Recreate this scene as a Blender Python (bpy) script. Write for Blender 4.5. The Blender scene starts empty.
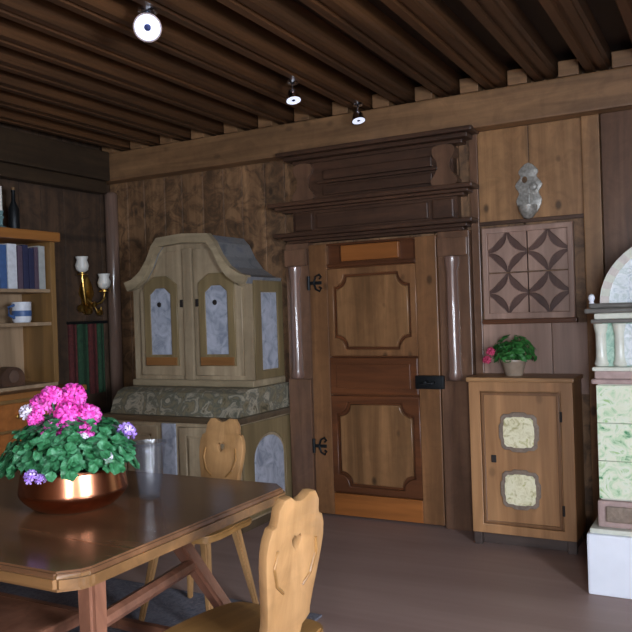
import bpy, bmesh, math, random
from mathutils import Vector, Matrix
random.seed(7)
S = bpy.context.scene
COL = S.collection

# ------------------------------------------------------------------ camera
EYE = 1.45
cam_d = bpy.data.cameras.new('camera')
cam = bpy.data.objects.new('camera', cam_d); COL.objects.link(cam)
cam_d.sensor_fit = 'HORIZONTAL'; cam_d.sensor_width = 36.0
cam_d.lens = 36.0 * 777.3 / 632.0
cam_d.clip_start = 0.02
r_ = Vector((0.87946056, 0.47481779, -0.0331238))
d_ = Vector((-0.02775896, -0.01830718, -0.99944699))
f_ = Vector((-0.47516162, 0.87989369, -0.00292))
m3 = Matrix((r_, -d_, -f_)).transposed()
cam.matrix_world = Matrix.Translation((0, 0, EYE)) @ m3.to_4x4()
S.camera = cam

# ------------------------------------------------------------------ world, lights, exposure
S.view_settings.view_transform = 'Standard'
S.view_settings.look = 'None'
S.view_settings.exposure = 0.1
S.view_settings.gamma = 1.0
S.view_settings.use_curve_mapping = False
W = bpy.data.worlds.new('world'); S.world = W; W.use_nodes = True
bg = W.node_tree.nodes['Background']
bg.inputs['Color'].default_value = (0.72, 0.82, 1.0, 1); bg.inputs['Strength'].default_value = 0.6

# room extents
XL, XR, YF, YB, ZC = -4.65, 1.5, -1.7, 5.0, 2.97
WIN_FRONT_FILL = [(0.30, 1.30)]        # added unseen window behind the camera, to light stove and cupboard (x ranges)
WIN_RIGHT = (0.05, 1.35)                          # window opening in the right wall (y range)
WZ0, WZ1 = 0.95, 2.0

def area(name, loc, rot, sx, sy, power, col):
    l = bpy.data.lights.new(name, 'AREA'); l.shape = 'RECTANGLE'; l.size = sx; l.size_y = sy
    l.energy = power; l.color = col
    o = bpy.data.objects.new(name, l); COL.objects.link(o); o.location = loc; o.rotation_euler = rot
    return o
DAY = (0.78, 0.87, 1.0)
P_FRONT_FILL, P_RIGHT = 480, 640
for i, (a, b) in enumerate(WIN_FRONT_FILL):
    area('daylight', ((a+b)/2, YF-0.42, (WZ0+WZ1)/2+0.12), (math.radians(76), 0, 0), b-a+0.3, WZ1-WZ0+0.2, P_FRONT_FILL, DAY)  # lamp at the added front window, brightens stove and cupboard fronts
area('daylight', (XR+0.42, sum(WIN_RIGHT)/2, (WZ0+WZ1)/2+0.25), (math.radians(64), 0, math.radians(90)), WIN_RIGHT[1]-WIN_RIGHT[0]+0.3, WZ1-WZ0+0.2, P_RIGHT, DAY)

# ------------------------------------------------------------------ materials
def srgb(r, g, b):
    f = lambda c: c/12.92 if c <= 0.04045 else ((c+0.055)/1.055)**2.4
    return (f(r/255), f(g/255), f(b/255), 1)

def newmat(name):
    m = bpy.data.materials.new(name); m.use_nodes = True
    nt = m.node_tree; nt.nodes.clear()
    out = nt.nodes.new('ShaderNodeOutputMaterial'); b = nt.nodes.new('ShaderNodeBsdfPrincipled')
    nt.links.new(b.outputs[0], out.inputs[0])
    return m, nt, b

def ramp(nt, fac, stops):
    n = nt.nodes.new('ShaderNodeValToRGB'); cr = n.color_ramp
    while len(cr.elements) > len(stops): cr.elements.remove(cr.elements[-1])
    while len(cr.elements) < len(stops): cr.elements.new(1)
    for e, (p, c) in zip(cr.elements, stops): e.position = p; e.color = c
    nt.links.new(fac, n.inputs[0]); return n.outputs[0]

def mix(nt, fac, a, b, mode='MIX'):
    n = nt.nodes.new('ShaderNodeMix'); n.data_type = 'RGBA'; n.blend_type = mode
    for sock, v in ((n.inputs[0], fac), (n.inputs[6], a), (n.inputs[7], b)):
        if hasattr(v, 'is_linked'): nt.links.new(v, sock)
        else: sock.default_value = v
    return n.outputs[2]

def math_(nt, op, a, b=None):
    n = nt.nodes.new('ShaderNodeMath'); n.operation = op
    for sock, v in ((n.inputs[0], a), (n.inputs[1], b)):
        if v is None: continue
        if hasattr(v, 'is_linked'): nt.links.new(v, sock)
        else: sock.default_value = v
    return n.outputs[0]

def mapped(nt, scale, offset=(0, 0, 0)):
    tc = nt.nodes.new('ShaderNodeTexCoord'); mp = nt.nodes.new('ShaderNodeMapping')
    mp.inputs['Scale'].default_value = scale; mp.inputs['Location'].default_value = offset
    nt.links.new(tc.outputs['Object'], mp.inputs[0]); return mp.outputs[0]

def noise(nt, vec, scale, detail=4, dist=0.0, rough=0.5):
    n = nt.nodes.new('ShaderNodeTexNoise'); nt.links.new(vec, n.inputs['Vector'])
    n.inputs['Scale'].default_value = scale; n.inputs['Detail'].default_value = detail
    n.inputs['Distortion'].default_value = dist; n.inputs['Roughness'].default_value = rough
    return n.outputs['Fac']

def wood(name, dark, light, grain='z', rough=0.42, knots=0.0, mottle=0.0, island=0.0, knotcol=None, bump=0.15, fine=16, streak=0.45):
    m, nt, b = newmat(name)
    sc = [fine]*3; sc['xyz'.index(grain)] = fine*0.07
    v = mapped(nt, sc)
    n = noise(nt, v, 1.0, 6, 0.8, 0.6)
    col = ramp(nt, n, [(0.28, srgb(*dark)), (0.72, srgb(*light))])
    if streak:
        s2 = [5.0]*3; s2['xyz'.index(grain)] = 0.5
        n3 = noise(nt, mapped(nt, s2, (4.2, 1.1, 2.3)), 1.3, 3, 0.4)
        col = mix(nt, math_(nt, 'MULTIPLY', ramp(nt, n3, [(0.4, (1, 1, 1, 1)), (0.62, (0, 0, 0, 1))]), streak), col, srgb(*[c*0.72 for c in dark]))
    if mottle:
        n2 = noise(nt, mapped(nt, (5, 5, 5)), 1.6, 5, 1.2, 0.65)
        f = ramp(nt, n2, [(0.42, (0, 0, 0, 1)), (0.62, (1, 1, 1, 1))])
        col = mix(nt, math_(nt, 'MULTIPLY', f, mottle), col, srgb(*[c*0.55 for c in dark]))
    if knots:
        ks = [7.0]*3; ks['xyz'.index(grain)] = 4.5; ks[1] = 0.02
        vo = nt.nodes.new('ShaderNodeTexVoronoi'); nt.links.new(mapped(nt, ks, (3.1, 1.7, .4)), vo.inputs['Vector']); vo.inputs['Scale'].default_value = 1.0
        f = ramp(nt, vo.outputs['Distance'], [(0.09, (1, 1, 1, 1)), (0.18, (0, 0, 0, 1))])
        col = mix(nt, math_(nt, 'MULTIPLY', f, knots), col, srgb(*(knotcol or [c*0.45 for c in dark])))
    if island:
        g = nt.nodes.new('ShaderNodeNewGeometry')
        h = nt.nodes.new('ShaderNodeHueSaturation'); nt.links.new(col, h.inputs['Color'])
        nt.links.new(math_(nt, 'ADD', math_(nt, 'MULTIPLY', g.outputs['Random Per Island'], island), 1-island/2), h.inputs['Value'])
        col = h.outputs[0]
    nt.links.new(col, b.inputs['Base Color'])
    b.inputs['Roughness'].default_value = rough
    if bump:
        bp = nt.nodes.new('ShaderNodeBump'); bp.inputs['Strength'].default_value = bump; bp.inputs['Distance'].default_value = 0.004
        nt.links.new(n, bp.inputs['Height']); nt.links.new(bp.outputs[0], b.inputs['Normal'])
    return m

def plain(name, c, rough=0.5, metal=0.0, var=0.12, vs=30):
    m, nt, b = newmat(name)
    n = noise(nt, mapped(nt, (1, 1, 1)), vs, 3)
    a = srgb(*c); d = tuple(x*(1-var) for x in a[:3])+(1,); l = tuple(min(1, x*(1+var)) for x in a[:3])+(1,)
    nt.links.new(ramp(nt, n, [(0.3, d), (0.7, l)]), b.inputs['Base Color'])
    b.inputs['Roughness'].default_value = rough; b.inputs['Metallic'].default_value = metal
    return m

def mottled(name, cols, scale=9, rough=0.45, dist=1.0):
    m, nt, b = newmat(name)
    n = noise(nt, mapped(nt, (1, 1, 1)), scale, 4, dist, 0.6)
    k = len(cols)
    nt.links.new(ramp(nt, n, [(0.3+0.4*i/(k-1), srgb(*c)) for i, c in enumerate(cols)]), b.inputs['Base Color'])
    b.inputs['Roughness'].default_value = rough
    return m

M = {}
M['pine'] = wood('pine_wall', (140, 100, 64), (184, 138, 92), 'z', 0.45, knots=0.8, mottle=0.25, island=0.22)
M['pine_speckled'] = wood('pine_speckled', (118, 84, 56), (166, 126, 88), 'z', 0.62, knots=0.85, mottle=0.8, island=0.2)
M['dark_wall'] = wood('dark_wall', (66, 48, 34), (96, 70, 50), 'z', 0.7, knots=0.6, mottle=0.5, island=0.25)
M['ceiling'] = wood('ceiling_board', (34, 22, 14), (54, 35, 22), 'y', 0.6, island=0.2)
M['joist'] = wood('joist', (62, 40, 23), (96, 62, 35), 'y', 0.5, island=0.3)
M['beam'] = wood('beam', (116, 84, 56), (160, 120, 82), 'x', 0.5, knots=0.35, mottle=0.2, island=0.15)
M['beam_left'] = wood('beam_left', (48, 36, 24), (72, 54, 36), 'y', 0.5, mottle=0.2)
M['post'] = wood('post', (110, 88, 76), (140, 112, 98), 'z', 0.2); M['post'].node_tree.nodes['Principled BSDF'].inputs['Coat Weight'].default_value = 0.8
M['door'] = wood('door_wood', (110, 74, 46), (154, 108, 70), 'z', 0.36, knots=0.7, mottle=0.2)
M['door_panel'] = wood('door_panel', (112, 78, 48), (160, 116, 76), 'z', 0.36, knots=0.8, mottle=0.15)
M['door_dark'] = wood('door_dark', (84, 48, 28), (116, 68, 38), 'x', 0.36)
M['door_orange'] = wood('door_orange', (140, 82, 36), (172, 104, 50), 'x', 0.4)
M['portal'] = wood('portal', (64, 43, 32), (96, 66, 48), 'x', 0.42, mottle=0.25)
M['portal_v'] = wood('portal_upright', (98, 70, 54), (136, 100, 76), 'z', 0.32, mottle=0.2)
M['column'] = wood('column', (112, 86, 76), (146, 114, 100), 'z', 0.3); M['column'].node_tree.nodes['Principled BSDF'].inputs['Coat Weight'].default_value = 0.6
M['floor'] = wood('floor', (142, 116, 108), (160, 134, 124), 'x', 0.5, fine=6, bump=0.03, streak=0.1)
M['table'] = wood('table_top', (92, 62, 42), (126, 88, 60), 'x', 0.2, bump=0.05); M['table'].node_tree.nodes['Principled BSDF'].inputs['Specular IOR Level'].default_value = 0.32
M['table_edge'] = wood('table_edge', (100, 70, 42), (142, 102, 62), 'x', 0.3)  # lighter and more golden than the table top
M['table_leg'] = wood('table_leg', (104, 66, 50), (142, 96, 74), 'z', 0.3)
M['chair'] = wood('chair_pine', (142, 104, 64), (182, 138, 92), 'z', 0.35, mottle=0.15)
M['chair_seat'] = wood('chair_seat', (128, 90, 48), (166, 122, 70), 'x', 0.35)
M['cup'] = wood('cupboard_pine', (152, 108, 70), (186, 138, 94), 'z', 0.42, knots=0.35)
M['cup_x'] = wood('cupboard_pine_cross', (164, 120, 78), (198, 152, 104), 'x', 0.42)
M['cup_dark'] = wood('cupboard_moulding', (112, 76, 48), (144, 102, 66), 'z', 0.42)
M['cup_base'] = wood('cupboard_plinth', (74, 60, 54), (98, 80, 72), 'x', 0.5)
M['medal'] = mottled('medallion_paint', [(168, 156, 96), (222, 212, 172), (240, 232, 200), (196, 188, 126)], 22)
M['grey_paint'] = mottled('grey_paint', [(112, 96, 84), (142, 124, 108)], 30)
M['carve'] = wood('carving', (150, 118, 102), (186, 152, 134), 'z', 0.45)
M['carve_dark'] = wood('carving_ground', (78, 52, 44), (104, 74, 62), 'z', 0.5)
M['buffet'] = wood('buffet_paint', (152, 132, 104), (188, 168, 138), 'z', 0.42, mottle=0.15)
M['buffet_x'] = wood('buffet_paint_cross', (156, 138, 108), (192, 172, 140), 'x', 0.42, mottle=0.2)
M['olive'] = wood('buffet_olive', (120, 102, 70), (148, 128, 92), 'z', 0.42)
M['blue'] = mottled('blue_paint', [(128, 134, 148), (168, 172, 184), (190, 192, 204)], 12, 0.35)
M['bluegrey'] = mottled('blue_grey_paint', [(92, 96, 104), (130, 130, 130), (110, 112, 122)], 9, 0.45)
M['floral'] = mottled('floral_paint', [(76, 70, 52), (134, 122, 96), (96, 96, 84), (170, 160, 140), (92, 84, 62)], 9, 0.45, 1.2)
M['orange_rail'] = wood('orange_rail', (138, 92, 50), (164, 114, 66), 'x', 0.42)
M['counter'] = wood('buffet_counter', (78, 64, 48), (108, 90, 68), 'x', 0.38)
M['iron'] = plain('black_iron', (34, 36, 38), 0.45, 0.6)
M['iron_dark'] = plain('keyhole_iron', (46, 40, 38), 0.55, 0.3)
M['copper'] = plain('copper', (188, 120, 88), 0.24, 1.0, 0.08)
M['soil'] = plain('soil', (44, 34, 26), 0.9)
M['leaf'] = mottled('leaf', [(22, 62, 38), (44, 106, 62), (70, 134, 92), (120, 172, 136)], 30, 0.45)
M['leaf_dark'] = mottled('leaf_dark', [(22, 62, 28), (46, 104, 44), (70, 130, 66)], 30, 0.45)
M['magenta'] = mottled('geranium_petal', [(220, 40, 150), (246, 84, 196), (255, 140, 226)], 24, 0.5)
M['violet'] = mottled('violet_petal', [(130, 84, 190), (176, 132, 226), (236, 220, 250)], 40, 0.5)
M['white_petal'] = mottled('white_petal', [(206, 190, 216), (246, 240, 250)], 40, 0.5)
M['red_petal'] = mottled('red_petal', [(170, 40, 74), (214, 76, 116)], 40, 0.5)
M['white'] = plain('white_plaster', (226, 228, 236), 0.6, 0, 0.04, 6)
M['stove_cream'] = plain('stove_cream', (206, 206, 192), 0.25, 0, 0.06)
M['stove_floral'] = mottled('stove_floral', [(70, 140, 96), (190, 214, 176), (222, 224, 200), (220, 226, 206), (160, 196, 130)], 13, 0.2, 1.4)
M['stove_marble'] = mottled('stove_marble', [(176, 190, 196), (226, 230, 232), (196, 206, 204), (236, 238, 240)], 16, 0.2, 1.2)
M['stove_mauve'] = plain('stove_mauve', (164, 140, 134), 0.35)
M['stove_green'] = mottled('stove_green', [(120, 160, 140), (190, 212, 196)], 30, 0.2)
M['stove_brown'] = plain('stove_brown', (196, 186, 178), 0.4)
M['stove_line'] = plain('stove_dark_moulding', (96, 92, 86), 0.35)
M['shelf'] = wood('bookcase_wood', (112, 82, 46), (146, 108, 62), 'z', 0.42)
M['shelf_y'] = wood('bookcase_top', (136, 86, 40), (166, 108, 54), 'y', 0.42)
M['shelf_back'] = wood('bookcase_back', (146, 120, 92), (176, 148, 118), 'z', 0.5)
M['brass'] = plain('brass', (196, 158, 84), 0.3, 1.0)
M['milk'] = plain('milk_glass', (222, 218, 210), 0.3, 0, 0.04)
M['pewter'] = plain('pewter', (158, 154, 146), 0.4, 0.25, 0.3, 60)
M['chrome'] = plain('chrome', (214, 216, 224), 0.15, 1.0, 0.03)
M['rug'] = mottled('rug_pile', [(70, 72, 84), (112, 110, 118), (84, 82, 92), (130, 124, 128)], 14, 0.9, 2.0)
M['dark_green'] = mottled('hanging_green', [(22, 48, 30), (40, 72, 46)], 30, 0.9)
M['dark_red'] = mottled('hanging_red', [(62, 22, 22), (92, 36, 32)], 30, 0.9)
M['terracotta'] = plain('plant_pot_glaze', (150, 132, 114), 0.35)
M['plaster'] = plain('plaster', (150, 124, 98), 0.8)
for nme, c in (('book_blue', (64, 92, 138)), ('book_white', (206, 208, 214)), ('book_navy', (44, 46, 74)), ('book_plum', (86, 70, 84)), ('book_grey', (164, 166, 164)), ('book_sage', (132, 136, 116)), ('book_brown', (92, 70, 58))):
    M[nme] = plain(nme, c, 0.45)
M['page'] = plain('pages', (214, 206, 188), 0.8)
def glass(name, c, alpha):
    m, nt, b = newmat(name)
    b.inputs['Base Color'].default_value = srgb(*c); b.inputs['Roughness'].default_value = 0.08
    b.inputs['Alpha'].default_value = alpha
    return m
M['glass'] = glass('smoky_glass', (84, 86, 94), 0.22)
M['pane'] = glass('window_pane', (230, 240, 250), 0.08)
M['tealglass'] = glass('teal_glass', (120, 150, 150), 0.8)
def lampmat(name, c, s):
    m, nt, b = newmat(name)
    b.inputs['Base Color'].default_value = c
    b.inputs['Emission Color'].default_value = c; b.inputs['Emission Strength'].default_value = s
    return m
M['bulb'] = lampmat('spot_bulb', (0.80, 0.84, 1.0, 1), 0.75)
M['bulb_cap'] = plain('bulb_cap', (70, 84, 140), 0.2, 0.6)

# ------------------------------------------------------------------ mesh helpers
ORG = {}
def BM(): return bmesh.new()

def box(bm, x0, x1, y0, y1, z0, z1, bev=0.0, seg=2):
    t = bmesh.new(); bmesh.ops.create_cube(t, size=1)
    for v in t.verts:
        v.co = Vector(((x0+x1)/2+v.co.x*(x1-x0), (y0+y1)/2+v.co.y*(y1-y0), (z0+z1)/2+v.co.z*(z1-z0)))
    if bev:
        bev = min(bev, 0.45*min(abs(x1-x0), abs(y1-y0), abs(z1-z0)))
        bmesh.ops.bevel(t, geom=t.edges[:], offset=bev, segments=seg, affect='EDGES', profile=0.6)
    return add(bm, t)

def add(bm, t, mat=None):
    if mat is not None: bmesh.ops.transform(t, matrix=mat, verts=t.verts[:])
    me = bpy.data.meshes.new('tmp'); t.to_mesh(me); t.free(); bm.from_mesh(me); bpy.data.meshes.remove(me)
    return bm

def prism(bm, pts, a0, a1, plane='xz', bev=0.0):
    """extrude a 2D outline; plane xz -> along y, yz -> along x, xy -> along z"""
    t = bmesh.new()
    def P(p, a):
        return {'xz': (p[0], a, p[1]), 'yz': (a, p[0], p[1]), 'xy': (p[0], p[1], a)}[plane]
    A = [t.verts.new(P(p, a0)) for p in pts]; B = [t.verts.new(P(p, a1)) for p in pts]
    n = len(pts); t.faces.new(A); t.faces.new(B[::-1])
    for i in range(n): t.faces.new((A[i], B[i], B[(i+1) % n], A[(i+1) % n]))
    bmesh.ops.recalc_face_normals(t, faces=t.faces[:])
    if bev: bmesh.ops.bevel(t, geom=t.edges[:], offset=bev, segments=2, affect='EDGES')
    return add(bm, t)

def lathe(bm, prof, c, seg=28, axis='z', a0=0.0, a1=2*math.pi):
    t = bmesh.new(); rings = []
    full = abs(a1-a0-2*math.pi) < 1e-6
    k = seg if full else seg+1
    for r, h in prof:
        ring = []
        for i in range(k):
            a = a0+(a1-a0)*i/seg
            u, v = r*math.cos(a), r*math.sin(a)
            co = {'z': (u, v, h), 'x': (h, u, v), 'y': (u, h, v)}[axis]
            ring.append(t.verts.new(Vector(c)+Vector(co)))
        rings.append(ring)
    for A, B in zip(rings, rings[1:]):
        for i in range(seg):
            j = (i+1) % k
            t.faces.new((A[i], A[j], B[j], B[i]))
    if prof[0][0] > 1e-5 and full: t.faces.new(rings[0][::-1])
    if prof[-1][0] > 1e-5 and full: t.faces.new(rings[-1])
    bmesh.ops.remove_doubles(t, verts=t.verts[:], dist=1e-5)
    bmesh.ops.recalc_face_normals(t, faces=t.faces[:])
    return add(bm, t)

def tube(bm, pts, r, seg=10):
    pts = [Vector(p) for p in pts]; n = len(pts)
    rr = r if isinstance(r, (list, tuple)) else [r]*n
    t = bmesh.new(); rings = []
    up = Vector((0.13, 0.21, 1)).normalized()
    for i, p in enumerate(pts):
        d = (pts[min(i+1, n-1)]-pts[max(i-1, 0)]).normalized()
        u = d.cross(up)
        if u.length < 1e-3: u = d.cross(Vector((1, 0, 0)))
        u.normalize(); v = d.cross(u)
        rings.append([t.verts.new(p+rr[i]*(math.cos(2*math.pi*k/seg)*u+math.sin(2*math.pi*k/seg)*v)) for k in range(seg)])
    for A, B in zip(rings, rings[1:]):
        for k in range(seg):
            t.faces.new((A[k], A[(k+1) % seg], B[(k+1) % seg], B[k]))
    t.faces.new(rings[0][::-1]); t.faces.new(rings[-1])
    bmesh.ops.recalc_face_normals(t, faces=t.faces[:])
    return add(bm, t)

def bar(bm, p0, p1, w0, d0, w1, d1, bev=0.006):
    """tapered rectangular bar from p0 (section w0 x d0) to p1; w along x, d along y"""
    t = bmesh.new(); p0 = Vector(p0); p1 = Vector(p1); V = []
    for p, w, d in ((p0, w0, d0), (p1, w1, d1)):
        V.append([t.verts.new(p+Vector((sx*w/2, sy*d/2, 0))) for sx, sy in ((-1, -1), (1, -1), (1, 1), (-1, 1))])
    t.faces.new(V[0][::-1]); t.faces.new(V[1])
    for i in range(4): t.faces.new((V[0][i], V[0][(i+1) % 4], V[1][(i+1) % 4], V[1][i]))
    bmesh.ops.recalc_face_normals(t, faces=t.faces[:])
    if bev: bmesh.ops.bevel(t, geom=t.edges[:], offset=bev, segments=2, affect='EDGES')
    return add(bm, t)

def plate(bm, outlines, a0, a1, plane='xz', bev=0.003):
    """flat plate with holes: outlines[0] outer, rest holes, thickness from a0 to a1"""
    cu = bpy.data.curves.new('tmpc', 'CURVE'); cu.dimensions = '2D'; cu.fill_mode = 'BOTH'
    h = abs(a1-a0)/2; cu.extrude = max(h-bev, 1e-4); cu.bevel_depth = bev; cu.bevel_resolution = 1; cu.offset = -bev
    for pts in outlines:
        sp = cu.splines.new('POLY'); sp.points.add(len(pts)-1)
        for q, p in zip(sp.points, pts): q.co = (p[0], p[1], 0, 1)
        sp.use_cyclic_u = True
    o = bpy.data.objects.new('tmpc', cu); COL.objects.link(o)
    dg = bpy.context.evaluated_depsgraph_get(); me = bpy.data.meshes.new_from_object(o.evaluated_get(dg))
    bpy.data.objects.remove(o); bpy.data.curves.remove(cu)
    t = bmesh.new(); t.from_mesh(me); bpy.data.meshes.remove(me)
    bmesh.ops.remove_doubles(t, verts=t.verts[:], dist=1e-5)
    c = (a0+a1)/2
    for v in t.verts:
        x, y, z = v.co
        v.co = {'xz': (x, c-z, y), 'yz': (c+z, x, y), 'xy': (x, y, c+z)}[plane]
    bmesh.ops.recalc_face_normals(t, faces=t.faces[:])
    return add(bm, t)

def smooth_closed(pts, n=4):
    out = []; k = len(pts)
    for i in range(k):
        p0, p1, p2, p3 = (Vector(pts[(i+j-1) % k]) for j in range(4))
        for s in range(n):
            t = s/n
            q = 0.5*((2*p1)+(p2-p0)*t+(2*p0-5*p1+4*p2-p3)*t*t+(3*p1-p0-3*p2+p3)*t**3)
            out.append((q.x, q.y))
    return out

def mirror(half):
    """closed outline from a half profile listed bottom to top as (half width, height)"""
    return [(x, y) for x, y in half]+[(-x, y) for x, y in reversed(half) if x > 1e-6]

def obj(name, bm, mat, parent=None, smooth=False, label=None):
    me = bpy.data.meshes.new(name)
    bm.to_mesh(me); bm.free()
    o = bpy.data.objects.new(name, me); COL.objects.link(o)
    if parent is not None:
        off = ORG.get(parent.name, Vector())
        me.transform(Matrix.Translation(-off)); o.parent = parent; ORG[o.name] = off
    me.materials.append(M[mat] if isinstance(mat, str) else mat)
    if smooth:
        me.polygons.foreach_set('use_smooth', [True]*len(me.polygons))
        try: me.set_sharp_from_angle(angle=math.radians(40))
        except Exception: pass
    if label: o['label'] = label
    return o

def thing(name, label, cat, loc=(0, 0, 0), group=None):
    o = bpy.data.objects.new(name, None); COL.objects.link(o); o.location = loc
    o.empty_display_size = 0.1
    ORG[o.name] = Vector(loc); tag(o, label, cat, group); return o

def tag(o, label, cat, group=None):
    o['label'] = label; o['category'] = cat
    if group: o['group'] = group
    return o

def struct(name, bm=None, mat=None, loc=(0, 0, 0)):
    if bm is None:
        o = bpy.data.objects.new(name, None); COL.objects.link(o); o.location = loc; ORG[o.name] = Vector(loc)
    else: o = obj(name, bm, mat)
    o['kind'] = 'structure'; return o

def dup(root, loc, rotz=0.0, label=None):
    r = root.copy(); COL.objects.link(r); r.location = loc; r.rotation_euler = (0, 0, rotz)
    if label: r['label'] = label
    for ch in list(root.children):
        c = ch.copy(); COL.objects.link(c); c.parent = r
        for g in list(ch.children):
            d = g.copy(); COL.objects.link(d); d.parent = c
    return r

# ================================================================== ROOM
b = BM(); box(b, XL-0.15, XR+0.3, YF-0.3, YB+0.15, -0.1, 0.0); struct('floor', b, 'floor')

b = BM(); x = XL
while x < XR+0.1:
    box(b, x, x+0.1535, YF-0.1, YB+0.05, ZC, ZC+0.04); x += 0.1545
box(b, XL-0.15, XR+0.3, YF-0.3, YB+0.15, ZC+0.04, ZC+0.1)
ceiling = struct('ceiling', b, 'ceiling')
for k in range(-10, 10):
    xc = -1.307+0.307*k
    if XL+0.1 < xc < XR-0.05:
        b = BM(); prism(b, [(xc-0.078, ZC-0.0005), (xc-0.078, 2.885), (xc-0.062, 2.872), (xc-0.062, 2.85), (xc-0.018, 2.85), (xc-0.012, 2.868), (xc+0.012, 2.868), (xc+0.018, 2.85), (xc+0.062, 2.85), (xc+0.062, 2.872), (xc+0.078, 2.885), (xc+0.078, ZC-0.0005)], YF, YB-0.02, 'xz')
        obj('joist', b, 'joist', ceiling)

def planked_back(b, x0, x1, z0, z1, yfront, w=0.19):
    x = x0
    while x < x1-0.01:
        ww = min(w*random.uniform(0.85, 1.2), x1-x)
        if x1-(x+ww) < 0.06: ww = x1-x
        box(b, x+0.002, x+ww-0.002, yfront, yfront+0.03, z0, z1, 0.003, 1); x += ww
b = BM(); box(b, XL-0.15, XR+0.15, YB+0.03, YB+0.15, 0, ZC)
planked_back(b, -4.65, -1.5, 0, ZC, YB, 0.2); planked_back(b, -0.77, XR, 0, ZC, YB, 0.2)
planked_back(b, -1.5, -0.77, 0, ZC, YB, 0.365)
struct('wall_back', b, 'pine_speckled')

b = BM(); box(b, XL-0.15, XL-0.03, YF-0.15, YB+0.15, 0, ZC)
y = YF
while y < YB:
    ww = min(random.uniform(0.16, 0.24), YB-y)
    box(b, XL-0.03, XL, y+0.002, y+ww-0.002, 0, ZC, 0.0015, 1); y += ww
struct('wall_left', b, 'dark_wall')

def wall_with_openings(b, axis, a0, a1, c0, c1, opens):
    edges = sorted(opens); cur = a0
    def bx(s, e, z0, z1):
        if e-s < 1e-4: return
        if axis == 'x': box(b, s, e, c0, c1, z0, z1)
        else: box(b, c0, c1, s, e, z0, z1)
    for s, e in edges:
        bx(cur, s, 0, ZC); bx(s, e, 0, WZ0); bx(s, e, WZ1, ZC); cur = e
    bx(cur, a1, 0, ZC)
b = BM(); wall_with_openings(b, 'x', XL-0.15, XR+0.15, YF-0.15, YF, WIN_FRONT_FILL); struct('wall_front', b, 'plaster')
b = BM(); wall_with_openings(b, 'y', YF-0.15, YB+0.15, XR, XR+0.15, [WIN_RIGHT]); struct('wall_right', b, 'plaster')
def window(n, axis, a0, a1, c):
    f = BM(); p = BM(); w = 0.05
    def bx(bm, s, e, z0, z1, t):
        if axis == 'x': box(bm, s, e, c-t, c+t, z0, z1)
        else: box(bm, c-t, c+t, s, e, z0, z1)
    m = (a0+a1)/2; zm = WZ0+0.62*(WZ1-WZ0)
    bx(f, a0, a0+w, WZ0, WZ1, 0.03); bx(f, a1-w, a1, WZ0, WZ1, 0.03); bx(f, a0, a1, WZ0, WZ0+w, 0.03); bx(f, a0, a1, WZ1-w, WZ1, 0.03)
    bx(f, m-0.025, m+0.025, WZ0, WZ1, 0.025); bx(f, a0, a1, zm-0.02, zm+0.02, 0.02)
    bx(p, a0+0.01, a1-0.01, WZ0+0.01, WZ1-0.01, 0.003)
    r = struct('window_%d' % n); obj('window_frame', f, 'cup', r); obj('pane', p, 'pane', r)
for i, (a, c) in enumerate(WIN_FRONT_FILL): window(i+1, 'x', a, c, YF-0.08)  # front window is an added opening for the extra front light
window(2, 'y', WIN_RIGHT[0], WIN_RIGHT[1], XR+0.08)

# beams
b = BM(); box(b, XL, XR, 4.86, YB, 2.60, 2.83, 0.012); tb = struct('trim_1', b, 'beam')
for k in range(-11, 10):
    xc = -1.46+0.307*k
    if XL+0.05 < xc < XR-0.1:
        b = BM(); box(b, xc-0.06, xc+0.06, 4.855, YB-0.02, 2.831, 2.925, 0.006); obj('notch_block', b, 'beam', tb)
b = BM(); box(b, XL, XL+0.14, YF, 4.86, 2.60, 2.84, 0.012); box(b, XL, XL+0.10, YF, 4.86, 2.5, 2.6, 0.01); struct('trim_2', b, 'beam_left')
# rounded corner post
b = BM(); lathe(b, [(0.055, 0.0), (0.055, 2.5), (0.045, 2.52)], (-4.585, 4.94, 0), 20); o = struct('trim_3', b, 'post')
o.data.polygons.foreach_set('use_smooth', [abs(p.normal.z) < 0.5 for p in o.data.polygons])
# uprights and rails framing the wall panel right of the door, and the darker boards beside the stove
b = BM(); box(b, -1.51, -1.455, 4.975, YB+0.01, 0, 2.6, 0.005); struct('trim_4', b, 'portal_v')
b = BM(); box(b, -0.80, -0.695, 4.955, YB+0.01, 0, 2.6, 0.006); struct('trim_5', b, 'pine')
b = BM(); planked_back(b, -0.69, 1.4, 1.0, 2.6, 4.965, 0.24); struct('trim_6', b, 'portal_v')
b = BM(); box(b, -1.455, -0.80, 4.975, YB+0.01, 1.985, 2.01, 0.004); struct('trim_7', b, 'portal')
b = BM(); box(b, -1.455, -1.13, 4.99, YB+0.01, 2.01, 2.6, 0.004); box(b, -1.125, -0.80, 4.99, YB+0.01, 2.01, 2.6, 0.004); struct('trim_8', b, 'pine')
b = BM(); box(b, -1.455, -1.02, 4.985, YB+0.01, 0.9, 1.345, 0.004); box(b, -1.015, -0.80, 4.985, YB+0.01, 0.9, 1.345, 0.004); struct('trim_9', b, 'carve')  # paler boards: their lilac sheen is put into the colour

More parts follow.
